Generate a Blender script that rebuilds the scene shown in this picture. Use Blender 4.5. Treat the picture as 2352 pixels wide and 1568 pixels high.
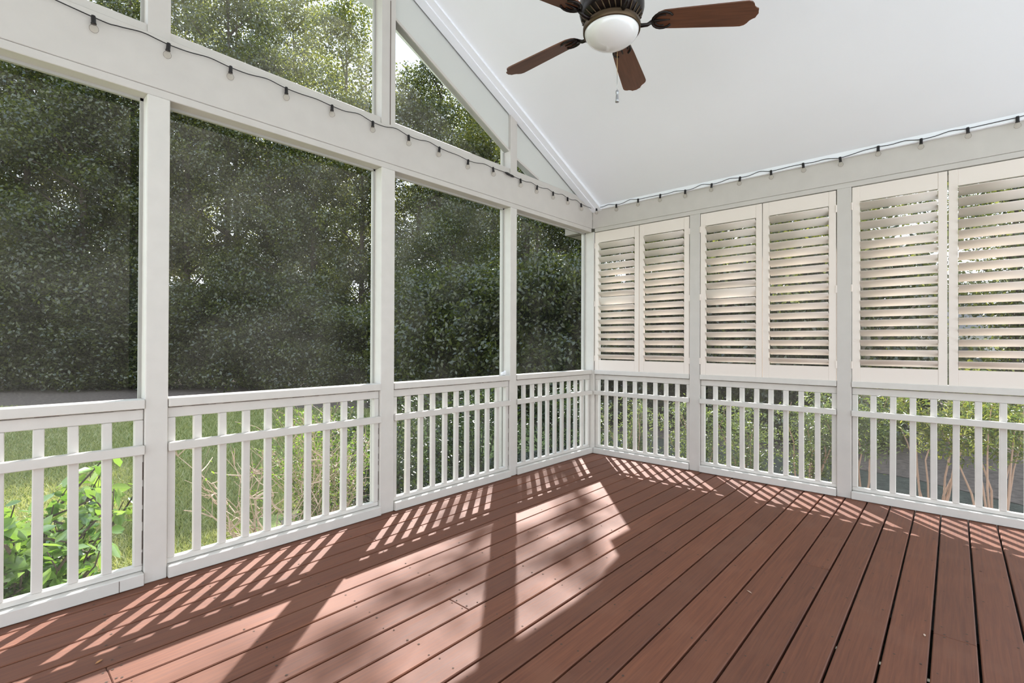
import bpy, bmesh, math, random
import numpy as np
from mathutils import Vector, Matrix, Euler

random.seed(7)
scene = bpy.context.scene
for o in list(bpy.data.objects):
    bpy.data.objects.remove(o)
COL = scene.collection

# ------------------------------------------------------------------ camera
CAM = Vector((-4.687, -3.023, 1.215))
cam_data = bpy.data.cameras.new('camera')
cam_data.sensor_width = 36.0
cam_data.lens = 1122.27 / 2352.0 * 36.0
cam_data.clip_start = 0.05
cam_data.clip_end = 500
cam = bpy.data.objects.new('camera', cam_data)
COL.objects.link(cam)
RX = Vector((0.67093, -0.74151, 0.00369))
UY = Vector((-0.006514, -0.000915, 0.999978))
FW = Vector((0.741492, 0.67094, 0.005444))
m = Matrix((RX, UY, -FW)).transposed().to_4x4()
m.translation = CAM
cam.matrix_world = m
scene.camera = cam

# ------------------------------------------------------------------ exposure
scene.view_settings.view_transform = 'Standard'
scene.view_settings.look = 'None'
scene.view_settings.exposure = 0.42
scene.view_settings.gamma = 1.0
scene.view_settings.use_curve_mapping = False

# ------------------------------------------------------------------ sky and sun
SUN_AZ, SUN_EL = math.radians(41.8), math.radians(42.1)
SUN_DIR = Vector((math.cos(SUN_AZ) * math.cos(SUN_EL), math.sin(SUN_AZ) * math.cos(SUN_EL), math.sin(SUN_EL)))
world = bpy.data.worlds.new('sky')
scene.world = world
world.use_nodes = True
wt = world.node_tree
wt.nodes.clear()
wo = wt.nodes.new('ShaderNodeOutputWorld')
wb = wt.nodes.new('ShaderNodeBackground')
tc = wt.nodes.new('ShaderNodeTexCoord')
sp = wt.nodes.new('ShaderNodeSeparateXYZ')
cr = wt.nodes.new('ShaderNodeValToRGB')
cr.color_ramp.elements[0].position = 0.0
cr.color_ramp.elements[0].color = (0.93, 0.97, 1.0, 1)
cr.color_ramp.elements[1].position = 0.9
cr.color_ramp.elements[1].color = (0.62, 0.80, 1.0, 1)
wt.links.new(tc.outputs['Generated'], sp.inputs[0])
wt.links.new(sp.outputs['Z'], cr.inputs[0])
wt.links.new(cr.outputs[0], wb.inputs['Color'])
wb.inputs['Strength'].default_value = 1.75
wt.links.new(wb.outputs[0], wo.inputs[0])
sd = bpy.data.lights.new('sun', 'SUN')
sd.energy = 10.0
sd.angle = math.radians(0.53)
sd.color = (1.0, 0.965, 0.935)
so = bpy.data.objects.new('sun', sd)
COL.objects.link(so)
so.location = SUN_DIR * 40
so.rotation_euler = SUN_DIR.to_track_quat('Z', 'Y').to_euler()


# ------------------------------------------------------------------ materials
def mat(name, color, rough=0.6, spec=0.4, **kw):
    M = bpy.data.materials.new(name)
    M.use_nodes = True
    nt = M.node_tree
    b = nt.nodes['Principled BSDF']
    b.inputs['Base Color'].default_value = (*color, 1)
    b.inputs['Roughness'].default_value = rough
    b.inputs['Specular IOR Level'].default_value = spec
    if 'metal' in kw:
        b.inputs['Metallic'].default_value = kw['metal']
    if 'coat' in kw:
        b.inputs['Coat Weight'].default_value = kw['coat']
    nz = kw.get('noise')
    if nz:   # (scale, amount, stretch)
        sc, amt, st = nz
        t = nt.nodes.new('ShaderNodeTexCoord')
        mp = nt.nodes.new('ShaderNodeMapping')
        mp.inputs['Scale'].default_value = st
        n = nt.nodes.new('ShaderNodeTexNoise')
        n.inputs['Scale'].default_value = sc
        n.inputs['Detail'].default_value = 6
        r = nt.nodes.new('ShaderNodeMapRange')
        r.inputs['From Min'].default_value = 0.25
        r.inputs['From Max'].default_value = 0.75
        r.inputs['To Min'].default_value = 1 - amt
        r.inputs['To Max'].default_value = 1 + amt
        v = nt.nodes.new('ShaderNodeVectorMath')
        v.operation = 'SCALE'
        v.inputs[0].default_value = color
        nt.links.new(t.outputs['Object'], mp.inputs[0])
        nt.links.new(mp.outputs[0], n.inputs['Vector'])
        nt.links.new(n.outputs['Fac'], r.inputs['Value'])
        nt.links.new(r.outputs[0], v.inputs['Scale'])
        nt.links.new(v.outputs[0], b.inputs['Base Color'])
        bp = nt.nodes.new('ShaderNodeBump')
        bp.inputs['Strength'].default_value = kw.get('bump', 0.08)
        bp.inputs['Distance'].default_value = 0.004
        nt.links.new(n.outputs['Fac'], bp.inputs['Height'])
        nt.links.new(bp.outputs[0], b.inputs['Normal'])
    return M


CREAM = mat('cream_paint', (0.575, 0.545, 0.51), 0.55, noise=(9, 0.035, (1, 1, 1)), bump=0.15)
RAILM = mat('rail_paint', (0.645, 0.62, 0.58), 0.5, noise=(14, 0.03, (1, 1, 1)), bump=0.15)
SHUT = mat('shutter_paint', (0.80, 0.725, 0.66), 0.42)
CEIL = mat('ceiling_paint', (0.90, 0.93, 0.975), 0.8, 0.2, noise=(3, 0.008, (1, 1, 1)), bump=0.03)
GABLE = mat('gable_board_paint', (0.62, 0.63, 0.60), 0.6)
DIRT = mat('grime', (0.09, 0.06, 0.045), 0.9)
BLACK = mat('black_plastic', (0.012, 0.011, 0.012), 0.4)
BRONZE = mat('dark_bronze', (0.012, 0.008, 0.007), 0.32, 0.6, metal=0.55)
RIM = mat('antique_brass_rim', (0.085, 0.055, 0.03), 0.38, 0.6, metal=0.7)
CHAINM = mat('brass_chain', (0.55, 0.38, 0.2), 0.35, metal=0.8)
CHROME = mat('grey_metal', (0.45, 0.46, 0.48), 0.3, metal=0.8)
OPAL = mat('opal_glass', (0.86, 0.87, 0.88), 0.12, 0.5, coat=0.6)
BLADE = mat('blade_wood', (0.115, 0.045, 0.022), 0.42, 0.5, noise=(5, 0.3, (1, 14, 1)), bump=0.05)
TISSUE = mat('white_tissue', (0.82, 0.82, 0.84), 0.9)
FRAMEGREY = mat('screen_spline_frame', (0.42, 0.41, 0.38), 0.6)
ROOFM = mat('roof_shingle', (0.16, 0.15, 0.145), 0.9)
BARK = mat('bark', (0.085, 0.065, 0.05), 0.9, noise=(6, 0.35, (1, 1, 0.25)), bump=0.6)
PALEBARK = mat('pale_bark', (0.22, 0.19, 0.15), 0.9, noise=(6, 0.3, (1, 1, 0.25)), bump=0.4)
STEM = mat('tan_stem', (0.40, 0.27, 0.20), 0.8)
FINESTEM = mat('green_twig', (0.10, 0.12, 0.04), 0.8)
DRYTWIG = mat('dry_twig', (0.50, 0.38, 0.30), 0.8)
MULCHM = mat('leaf_litter', (0.11, 0.082, 0.068), 0.95, noise=(9, 0.5, (1, 1, 1)), bump=0.5)
SIDING = mat('white_siding', (0.75, 0.76, 0.78), 0.7)
GREYROOF = mat('grey_roof', (0.33, 0.33, 0.36), 0.85)
PETAL = mat('brown_leaf', (0.42, 0.2, 0.08), 0.8)


def clear_bulb():
    M = bpy.data.materials.new('clear_bulb_glass')
    M.use_nodes = True
    nt = M.node_tree
    nt.nodes.clear()
    o = nt.nodes.new('ShaderNodeOutputMaterial')
    mx = nt.nodes.new('ShaderNodeMixShader')
    tr = nt.nodes.new('ShaderNodeBsdfTransparent')
    gl = nt.nodes.new('ShaderNodeBsdfGlossy')
    gl.inputs['Roughness'].default_value = 0.05
    tr.inputs['Color'].default_value = (0.98, 0.97, 0.95, 1)
    fr = nt.nodes.new('ShaderNodeFresnel')
    fr.inputs['IOR'].default_value = 1.10
    nt.links.new(fr.outputs[0], mx.inputs[0])
    nt.links.new(tr.outputs[0], mx.inputs[1])
    nt.links.new(gl.outputs[0], mx.inputs[2])
    df = nt.nodes.new('ShaderNodeBsdfTranslucent')     # faint whitish scatter mixed into the thin glass
    df.inputs['Color'].default_value = (0.95, 0.9, 0.85, 1)
    m2 = nt.nodes.new('ShaderNodeMixShader')
    m2.inputs[0].default_value = 0.12
    nt.links.new(mx.outputs[0], m2.inputs[1])
    nt.links.new(df.outputs[0], m2.inputs[2])
    nt.links.new(m2.outputs[0], o.inputs[0])
    return M


BULB = clear_bulb()


def deck_mat():
    M = bpy.data.materials.new('stained_deck_boards')
    M.use_nodes = True
    nt = M.node_tree
    b = nt.nodes['Principled BSDF']
    L = nt.links.new
    at = nt.nodes.new('ShaderNodeAttribute')
    at.attribute_name = 'board'
    t = nt.nodes.new('ShaderNodeTexCoord')
    add = nt.nodes.new('ShaderNodeVectorMath')
    add.operation = 'ADD'
    cmb = nt.nodes.new('ShaderNodeCombineXYZ')
    mul = nt.nodes.new('ShaderNodeMath')
    mul.operation = 'MULTIPLY'
    mul.inputs[1].default_value = 37.0
    L(at.outputs['Fac'], mul.inputs[0])
    L(mul.outputs[0], cmb.inputs[0])
    L(mul.outputs[0], cmb.inputs[2])
    L(t.outputs['Object'], add.inputs[0])
    L(cmb.outputs[0], add.inputs[1])
    mp = nt.nodes.new('ShaderNodeMapping')
    mp.inputs['Scale'].default_value = (0.9, 26, 1)
    L(add.outputs[0], mp.inputs[0])
    grain = nt.nodes.new('ShaderNodeTexNoise')
    grain.inputs['Scale'].default_value = 4
    grain.inputs['Detail'].default_value = 8
    grain.inputs['Distortion'].default_value = 0.6
    L(mp.outputs[0], grain.inputs['Vector'])
    blot = nt.nodes.new('ShaderNodeTexNoise')
    blot.inputs['Scale'].default_value = 3.2
    blot.inputs['Detail'].default_value = 5
    L(t.outputs['Object'], blot.inputs['Vector'])
    c1 = nt.nodes.new('ShaderNodeValToRGB')
    c1.color_ramp.elements[0].position = 0.32
    c1.color_ramp.elements[0].color = (0.118, 0.032, 0.011, 1)
    c1.color_ramp.elements[1].position = 0.72
    c1.color_ramp.elements[1].color = (0.185, 0.058, 0.022, 1)
    L(grain.outputs['Fac'], c1.inputs[0])
    # worn, greyer patches
    c2 = nt.nodes.new('ShaderNodeMapRange')
    c2.inputs['From Min'].default_value = 0.52
    c2.inputs['From Max'].default_value = 0.78
    c2.inputs['To Max'].default_value = 0.55
    L(blot.outputs['Fac'], c2.inputs['Value'])
    mx = nt.nodes.new('ShaderNodeMix')
    mx.data_type = 'RGBA'
    mx.inputs['B'].default_value = (0.19, 0.072, 0.036, 1)
    L(c2.outputs[0], mx.inputs['Factor'])
    L(c1.outputs[0], mx.inputs['A'])
    # board to board difference
    bv = nt.nodes.new('ShaderNodeMapRange')
    bv.inputs['To Min'].default_value = 0.87
    bv.inputs['To Max'].default_value = 1.12
    L(at.outputs['Fac'], bv.inputs['Value'])
    sc = nt.nodes.new('ShaderNodeVectorMath')
    sc.operation = 'SCALE'
    L(mx.outputs['Result'], sc.inputs[0])
    L(bv.outputs[0], sc.inputs['Scale'])
    L(sc.outputs[0], b.inputs['Base Color'])
    rr = nt.nodes.new('ShaderNodeMapRange')
    rr.inputs['To Min'].default_value = 0.66
    rr.inputs['To Max'].default_value = 0.78
    L(grain.outputs['Fac'], rr.inputs['Value'])
    L(rr.outputs[0], b.inputs['Roughness'])
    b.inputs['Specular IOR Level'].default_value = 0.75
    bp = nt.nodes.new('ShaderNodeBump')
    bp.inputs['Strength'].default_value = 0.25
    bp.inputs['Distance'].default_value = 0.003
    L(grain.outputs['Fac'], bp.inputs['Height'])
    L(bp.outputs[0], b.inputs['Normal'])
    return M


DECK = deck_mat()


def leaf_mat(name, c_low, c_high, trans=0.35, rough=0.38, spec=0.5, tcol=None):
    M = bpy.data.materials.new(name)
    M.use_nodes = True
    nt = M.node_tree
    nt.nodes.clear()
    L = nt.links.new
    o = nt.nodes.new('ShaderNodeOutputMaterial')
    b = nt.nodes.new('ShaderNodeBsdfPrincipled')
    b.inputs['Roughness'].default_value = rough
    b.inputs['Specular IOR Level'].default_value = spec
    tl = nt.nodes.new('ShaderNodeBsdfTranslucent')
    mx = nt.nodes.new('ShaderNodeMixShader')
    mx.inputs[0].default_value = trans
    at = nt.nodes.new('ShaderNodeAttribute')
    at.attribute_name = 'tone'
    cm = nt.nodes.new('ShaderNodeMix')
    cm.data_type = 'RGBA'
    cm.inputs['A'].default_value = (*c_low, 1)
    cm.inputs['B'].default_value = (*c_high, 1)
    L(at.outputs['Fac'], cm.inputs['Factor'])
    L(cm.outputs['Result'], b.inputs['Base Color'])
    t2 = nt.nodes.new('ShaderNodeVectorMath')
    t2.operation = 'MULTIPLY'
    t2.inputs[1].default_value = tcol or (2.6, 2.6, 1.0)
    L(cm.outputs['Result'], t2.inputs[0])
    L(t2.outputs[0], tl.inputs['Color'])
    L(b.outputs[0], mx.inputs[1])
    L(tl.outputs[0], mx.inputs[2])
    L(mx.outputs[0], o.inputs[0])
    return M


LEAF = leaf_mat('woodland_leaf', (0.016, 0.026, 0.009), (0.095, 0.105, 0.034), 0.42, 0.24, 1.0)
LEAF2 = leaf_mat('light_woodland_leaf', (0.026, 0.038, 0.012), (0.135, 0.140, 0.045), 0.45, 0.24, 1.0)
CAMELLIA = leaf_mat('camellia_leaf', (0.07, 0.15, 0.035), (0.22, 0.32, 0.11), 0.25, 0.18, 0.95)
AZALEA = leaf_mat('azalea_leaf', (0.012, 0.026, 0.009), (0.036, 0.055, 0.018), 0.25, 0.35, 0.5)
NANDINA = leaf_mat('nandina_leaf', (0.04, 0.065, 0.025), (0.17, 0.21, 0.095), 0.3, 0.2, 1.0)
NANYEL = leaf_mat('yellow_nandina_leaf', (0.07, 0.13, 0.03), (0.26, 0.26, 0.055), 0.35, 0.22, 0.9, (1.7, 1.7, 1.0))
FINE = leaf_mat('fine_green_leaf', (0.06, 0.12, 0.02), (0.16, 0.24, 0.05), 0.4, 0.4, 0.5)
GRASS = leaf_mat('grass_blade', (0.20, 0.25, 0.09), (0.44, 0.43, 0.22), 0.3, 0.5, 0.3, (1.6, 1.6, 0.9))


def screen_mat(lo=0.06, hi=0.25):
    # woven insect screen: a thin mesh that passes most light and, where sun
    # strikes it, glows a little from dust in the weave
    M = bpy.data.materials.new('insect_screen_mesh')
    M.use_nodes = True
    nt = M.node_tree
    nt.nodes.clear()
    L = nt.links.new
    o = nt.nodes.new('ShaderNodeOutputMaterial')
    mx = nt.nodes.new('ShaderNodeMixShader')
    tr = nt.nodes.new('ShaderNodeBsdfTransparent')
    df = nt.nodes.new('ShaderNodeBsdfDiffuse')
    tl = nt.nodes.new('ShaderNodeBsdfRefraction')
    m2 = nt.nodes.new('ShaderNodeMixShader')
    m2.inputs[0].default_value = 0.62
    df.inputs['Color'].default_value = (0.035, 0.035, 0.035, 1)
    tl.inputs['IOR'].default_value = 1.0
    tl.inputs['Roughness'].default_value = 0.72
    tl.inputs['Color'].default_value = (0.80, 0.77, 0.72, 1)
    t = nt.nodes.new('ShaderNodeTexCoord')
    n1 = nt.nodes.new('ShaderNodeTexNoise')
    n1.inputs['Scale'].default_value = 1.6
    n1.inputs['Distortion'].default_value = 0.8
    n1.inputs['Detail'].default_value = 5
    n2 = nt.nodes.new('ShaderNodeTexNoise')
    n2.inputs['Scale'].default_value = 160
    n2.inputs['Detail'].default_value = 2
    r1 = nt.nodes.new('ShaderNodeMapRange')
    r1.inputs['From Min'].default_value = 0.40
    r1.inputs['From Max'].default_value = 0.68
    r1.inputs['To Min'].default_value = lo
    r1.inputs['To Max'].default_value = hi
    r2 = nt.nodes.new('ShaderNodeMapRange')
    r2.inputs['From Min'].default_value = 0.35
    r2.inputs['From Max'].default_value = 0.65
    r2.inputs['To Min'].default_value = 0.7
    r2.inputs['To Max'].default_value = 1.3
    ml = nt.nodes.new('ShaderNodeMath')
    ml.operation = 'MULTIPLY'
    L(t.outputs['Object'], n1.inputs['Vector'])
    L(t.outputs['Object'], n2.inputs['Vector'])
    L(n1.outputs['Fac'], r1.inputs['Value'])
    L(n2.outputs['Fac'], r2.inputs['Value'])
    L(r1.outputs[0], ml.inputs[0])
    L(r2.outputs[0], ml.inputs[1])
    L(ml.outputs[0], mx.inputs[0])
    L(df.outputs[0], m2.inputs[1])
    L(tl.outputs[0], m2.inputs[2])
    L(tr.outputs[0], mx.inputs[1])
    tl3 = nt.nodes.new('ShaderNodeBsdfTranslucent')
    tl3.inputs['Color'].default_value = (0.50, 0.48, 0.43, 1)
    m3 = nt.nodes.new('ShaderNodeMixShader')
    m3.inputs[0].default_value = 0.15
    L(m2.outputs[0], m3.inputs[1])
    L(tl3.outputs[0], m3.inputs[2])
    L(m3.outputs[0], mx.inputs[2])
    L(mx.outputs[0], o.inputs[0])
    return M


def louver_mat():
    M = mat('louver_vinyl', (0.86, 0.79, 0.72), 0.42)
    nt = M.node_tree
    b = nt.nodes['Principled BSDF']
    o = nt.nodes['Material Output']
    t = nt.nodes.new('ShaderNodeBsdfTranslucent')
    t.inputs['Color'].default_value = (0.9, 0.78, 0.66, 1)
    mx = nt.nodes.new('ShaderNodeMixShader')
    mx.inputs[0].default_value = 0.10
    nt.links.new(b.outputs[0], mx.inputs[1])
    nt.links.new(t.outputs[0], mx.inputs[2])
    nt.links.new(mx.outputs[0], o.inputs[0])
    return M


LOUVER = louver_mat()
SCREEN = screen_mat()
SCREEN_HAZY = screen_mat(0.12, 0.28)  # right wall scatters more, extra haze put in to brighten the louver gaps


def lawn_mat():
    M = bpy.data.materials.new('lawn_turf')
    M.use_nodes = True
    nt = M.node_tree
    b = nt.nodes['Principled BSDF']
    L = nt.links.new
    t = nt.nodes.new('ShaderNodeTexCoord')
    n1 = nt.nodes.new('ShaderNodeTexNoise')
    n1.inputs['Scale'].default_value = 0.9
    n1.inputs['Detail'].default_value = 6
    n2 = nt.nodes.new('ShaderNodeTexNoise')
    n2.inputs['Scale'].default_value = 30
    n2.inputs['Detail'].default_value = 5
    c = nt.nodes.new('ShaderNodeValToRGB')
    c.color_ramp.elements[0].position = 0.35
    c.color_ramp.elements[0].color = (0.10, 0.15, 0.045, 1)
    c.color_ramp.elements[1].position = 0.75
    c.color_ramp.elements[1].color = (0.28, 0.29, 0.13, 1)
    e = c.color_ramp.elements.new(0.9)
    e.color = (0.26, 0.19, 0.10, 1)
    ad = nt.nodes.new('ShaderNodeMath')
    ad.operation = 'ADD'
    h = nt.nodes.new('ShaderNodeMath')
    h.operation = 'MULTIPLY'
    h.inputs[1].default_value = 0.5
    L(t.outputs['Object'], n1.inputs['Vector'])
    L(t.outputs['Object'], n2.inputs['Vector'])
    L(n1.outputs['Fac'], ad.inputs[0])
    L(n2.outputs['Fac'], ad.inputs[1])
    L(ad.outputs[0], h.inputs[0])
    L(h.outputs[0], c.inputs[0])
    L(c.outputs[0], b.inputs['Base Color'])
    b.inputs['Roughness'].default_value = 0.9
    b.inputs['Specular IOR Level'].default_value = 0.1
    bp = nt.nodes.new('ShaderNodeBump')
    bp.inputs['Distance'].default_value = 0.03
    L(n2.outputs['Fac'], bp.inputs['Height'])
    L(bp.outputs[0], b.inputs['Normal'])
    return M


LAWN = lawn_mat()


# ------------------------------------------------------------------ helpers
def add_box(bm, a, b, bev=0.0):
    x0, x1 = sorted((a[0], b[0])); y0, y1 = sorted((a[1], b[1])); z0, z1 = sorted((a[2], b[2]))
    vs = [bm.verts.new(p) for p in ((x0, y0, z0), (x1, y0, z0), (x1, y1, z0), (x0, y1, z0),
                                    (x0, y0, z1), (x1, y0, z1), (x1, y1, z1), (x0, y1, z1))]
    fs = [bm.faces.new([vs[i] for i in f]) for f in
          ((0, 3, 2, 1), (4, 5, 6, 7), (0, 1, 5, 4), (1, 2, 6, 5), (2, 3, 7, 6), (3, 0, 4, 7))]
    if bev:
        ed = list({e for f in fs for e in f.edges})
        bmesh.ops.bevel(bm, geom=ed, offset=bev, segments=1, affect='EDGES', profile=0.5)
    return vs


def add_prism(bm, pts, vec):
    """closed polygon pts extruded along vec"""
    vec = Vector(vec)
    a = [bm.verts.new(p) for p in pts]
    b = [bm.verts.new(Vector(p) + vec) for p in pts]
    bm.faces.new(a)
    bm.faces.new(b[::-1])
    n = len(pts)
    for i in range(n):
        bm.faces.new((a[i], b[i], b[(i + 1) % n], a[(i + 1) % n]))
    bmesh.ops.recalc_face_normals(bm, faces=bm.faces[:])


def add_tube(bm, pts, radii, seg=8, cap=True):
    pts = [Vector(p) for p in pts]
    if isinstance(radii, (int, float)):
        radii = [radii] * len(pts)
    rings = []
    up = Vector((0.13, 0.21, 0.97))
    for i, p in enumerate(pts):
        d = (pts[min(i + 1, len(pts) - 1)] - pts[max(i - 1, 0)])
        if d.length < 1e-9:
            d = Vector((0, 0, 1))
        d.normalize()
        u = d.cross(up)
        if u.length < 1e-3:
            u = d.cross(Vector((1, 0, 0)))
        u.normalize()
        v = d.cross(u)
        rings.append([bm.verts.new(p + (u * math.cos(2 * math.pi * k / seg) + v * math.sin(2 * math.pi * k / seg)) * radii[i])
                      for k in range(seg)])
    for a, b in zip(rings, rings[1:]):
        for k in range(seg):
            bm.faces.new((a[k], a[(k + 1) % seg], b[(k + 1) % seg], b[k]))
    if cap:
        bm.faces.new(rings[0][::-1])
        bm.faces.new(rings[-1])


def add_lathe(bm, prof, seg=32, origin=(0, 0, 0)):
    """prof: list of (r, z)"""
    ox, oy, oz = origin
    rings = []
    for r, z in prof:
        if r < 1e-6:
            rings.append([bm.verts.new((ox, oy, oz + z))])
        else:
            rings.append([bm.verts.new((ox + r * math.cos(2 * math.pi * k / seg), oy + r * math.sin(2 * math.pi * k / seg), oz + z))
                          for k in range(seg)])
    for a, b in zip(rings, rings[1:]):
        for k in range(seg):
            k2 = (k + 1) % seg
            if len(a) == 1 and len(b) == 1:
                continue
            if len(a) == 1:
                bm.faces.new((a[0], b[k2], b[k]))
            elif len(b) == 1:
                bm.faces.new((a[k], a[k2], b[0]))
            else:
                bm.faces.new((a[k], a[k2], b[k2], b[k]))


def obj(name, bm, m, parent=None, smooth=False, loc=None):
    me = bpy.data.meshes.new(name)
    bmesh.ops.recalc_face_normals(bm, faces=bm.faces[:])
    bm.to_mesh(me)
    bm.free()
    me.materials.append(m)
    if smooth:
        for p in me.polygons:
            p.use_smooth = True
    o = bpy.data.objects.new(name, me)
    COL.objects.link(o)
    if parent:
        o.parent = parent
    if loc:
        o.location = loc
    return o


def box_obj(name, a, b, m, parent=None, bev=0.002):
    bm = bmesh.new()
    add_box(bm, a, b, bev)
    return obj(name, bm, m, parent)


def thing(name, label, cat, loc=(0, 0, 0), group=None, rotz=0.0, scale=1.0):
    o = bpy.data.objects.new(name, None)
    o.empty_display_size = 0.1
    COL.objects.link(o)
    o.location = loc
    o.rotation_euler = (0, 0, rotz)
    o.scale = (scale,) * 3
    o['label'] = label
    o['category'] = cat
    if group:
        o['group'] = group
    return o


def tag(o, label, cat, group=None, kind=None):
    o['label'] = label
    o['category'] = cat
    if group:
        o['group'] = group
    if kind:
        o['kind'] = kind
    return o


def structure(o):
    o['kind'] = 'structure'
    return o


def s_empty(name):
    o = bpy.data.objects.new(name, None)
    COL.objects.link(o)
    o['kind'] = 'structure'
    return o


def copy_thing(root, label, loc=None, rotz=None, scale=None, group=None):
    r = root.copy()
    COL.objects.link(r)
    r['label'] = label
    if group:
        r['group'] = group
    if loc is not None:
        r.location = loc
    if rotz is not None:
        r.rotation_euler = (0, 0, rotz)
    if scale is not None:
        r.scale = scale if isinstance(scale, tuple) else (scale,) * 3
    for ch in list(root.children):
        c = ch.copy()
        COL.objects.link(c)
        c.parent = r
        for g in list(ch.children):
            d = g.copy()
            COL.objects.link(d)
            d.parent = c
    return r


# ================================================================== STRUCTURE
GROUND = -0.9
G0 = GROUND
PITCH = 0.1432
GAP = 0.009
X_LEFT, Y_BACK = -6.75, -5.6

joints_px = {12: [-1.951], 6: [-0.743], 9: [-3.152], 17: [-1.561], 21: [-1.948], 5: [-4.342], 14: [-3.6], 2: [-3.0]}


# floor: long boards parallel to the left wall, a few butt joints
def build_floor():
    bm = bmesh.new()
    lay = bm.faces.layers.float.new('board')
    rnd = random.Random(3)
    y0 = 0.0506
    n = int((y0 - Y_BACK) / PITCH) + 1
    nails = []
    for i in range(n):
        ya = y0 - i * PITCH
        yb = ya - PITCH + GAP
        js = joints_px.get(i, [])
        xs = [X_LEFT] + sorted(js) + [0.075]
        for k in range(len(xs) - 1):
            t = rnd.random()
            nf = len(bm.faces)
            z = rnd.uniform(-0.0015, 0.0)
            add_box(bm, (xs[k] + (0.0006 if k else 0), yb, z - 0.028), (xs[k + 1] - (0.0006 if k < len(xs) - 2 else 0), ya, z), 0.0035)
            bm.faces.ensure_lookup_table()
            for f in bm.faces[nf:]:
                f[lay] = t
        # nails: two per joist, joists every 0.41 m
        for j in range(16):
            xj = -0.22 - j * 0.408
            if xj < X_LEFT:
                break
            for off in (0.027, 0.112):
                nails.append((xj + rnd.uniform(-0.02, 0.02), ya - off + rnd.uniform(-0.008, 0.008)))
        for xj in js:
            for s in (-0.014, 0.014):
                for off in (0.035, 0.105):
                    nails.append((xj + s, ya - off))
    me_o = obj('floor', bm, DECK)
    structure(me_o)
    # nail heads: one countless scatter of dark dots on the boards
    nb = bmesh.new()
    for x, y in nails:
        r = rnd.uniform(0.0034, 0.0056)
        vs = [nb.verts.new((x + r * math.cos(a), y + r * math.sin(a), 0.0006)) for a in [k * math.pi / 3 for k in range(6)]]
        nb.faces.new(vs)
    no = obj('nail_heads', nb, DIRT, me_o)
    no['kind'] = 'stuff'
    # joists under the boards
    return me_o


build_floor()

# ground
bm = bmesh.new()
v = [bm.verts.new(p) for p in ((-60, -60, GROUND), (80, -60, GROUND), (80, 80, GROUND), (-60, 80, GROUND))]
bm.faces.new(v)
structure(obj('ground', bm, LAWN))

# ------------------------------------------------------------------ left wall
T = 0.14                       # wall thickness, outwards
SY = 0.09                      # screen plane
wl = s_empty('wall_left')
BT, BC, HD = 2.79, 2.518, 2.476   # beam top, board joint, opening head
XA = -6.7                      # far end of the left wall
box_obj('beam', (XA, 0, BC), (0.0, T, BT), CREAM, wl, 0.003)
box_obj('head_trim', (XA, 0.002, HD), (-0.015, T, BC - 0.001), CREAM, wl, 0.003)
box_obj('upper_sill', (XA, 0.016, BT), (0.0, T, 2.836), CREAM, wl, 0.003)
ZC0, ZM = 2.70, 0.46           # gable board top / ceiling line  z = ZC0 - ZM x
RB0, RM = 2.33, 0.485          # gable window rake line
XR = -3.35                     # ridge


def zc(x):
    x = x if x > XR else 2 * XR - x
    return min(ZC0 - ZM * x, 3.86)


def zr(x):
    x = x if x > XR else 2 * XR - x
    return min(RB0 - RM * x, 3.80) if x < -1.30 else 2.952 - 0.33 * (x + 1.281)


LPOSTS = [(-1.370, -1.281), (-2.736, -2.622), (-4.100, -4.002), (-5.46, -5.36)]
for i, (a, b) in enumerate(LPOSTS):
    bm = bmesh.new()
    add_box(bm, (a, 0, 0), (b, T, HD), 0.004)
    obj('post', bm, RAILM, wl)
    bm = bmesh.new()
    za, zb = zc(a) + 0.03, zc(b) + 0.03
    add_prism(bm, [(a, 0.004, BT), (b, 0.004, BT), (b, 0.004, zb), (a, 0.004, za)], (0, T - 0.01, 0))
    obj('upper_post', bm, CREAM, wl)
# the king post above the second post has a joint line down its middle
box_obj('post_joint', (-2.668, 0.001, BT + 0.01), (-2.664, 0.006, 3.7), DIRT, wl, 0)
# corner post
bm = bmesh.new()
add_box(bm, (-0.016, -0.028, 0), (T, T, HD), 0.003)
obj('corner_post', bm, RAILM, wl)


def gable_piece(x0, x1):
    """sloping board between window rake and ceiling, from x0 (left) to x1 (right)"""
    xs = [x0, x1]
    xm = -0.93                    # where the rake meets the sill
    pts_low = []
    if x1 > xm > x0:
        low = [(x0, zr(x0)), (xm, 2.836), (x1, 2.836)]
    else:
        low = [(x0, zr(x0)), (x1, zr(x1))]
    xb = (ZC0 - 3.86) / ZM
    up = [(x1, zc(x1) + 0.03)]
    if x0 < xb < x1:
        up.append((xb, 3.89))
    up.append((x0, zc(x0) + 0.03))
    bm = bmesh.new()
    add_prism(bm, [(x, 0.03, z) for x, z in low + up], (0, 0.055, 0))
    obj('gable_board', bm, GABLE, wl)
    # thin stop bead along the rake
    bm = bmesh.new()
    xe = min(x1, xm)
    add_prism(bm, [(x0, 0.022, zr(x0)), (xe, 0.022, zr(xe)), (xe, 0.022, zr(xe) + 0.022), (x0, 0.022, zr(x0) + 0.022)], (0, 0.06, 0))
    obj('stop_bead', bm, CREAM, wl)


gable_piece(-2.622, -1.370)
gable_piece(-1.281, -0.001)
bm = bmesh.new()
add_prism(bm, [(XA, 0.03, 3.80), (-2.736, 0.03, 3.80), (-2.736, 0.03, 3.89), (XA, 0.03, 3.89)], (0, 0.055, 0))
obj('gable_board', bm, GABLE, wl)

# screened openings of the left wall: each a window with frame and mesh
SCREENS = [(-1.281, -0.016), (-2.622, -1.370), (-4.002, -2.736), (-5.36, -4.100)]
wn = 0


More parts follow.
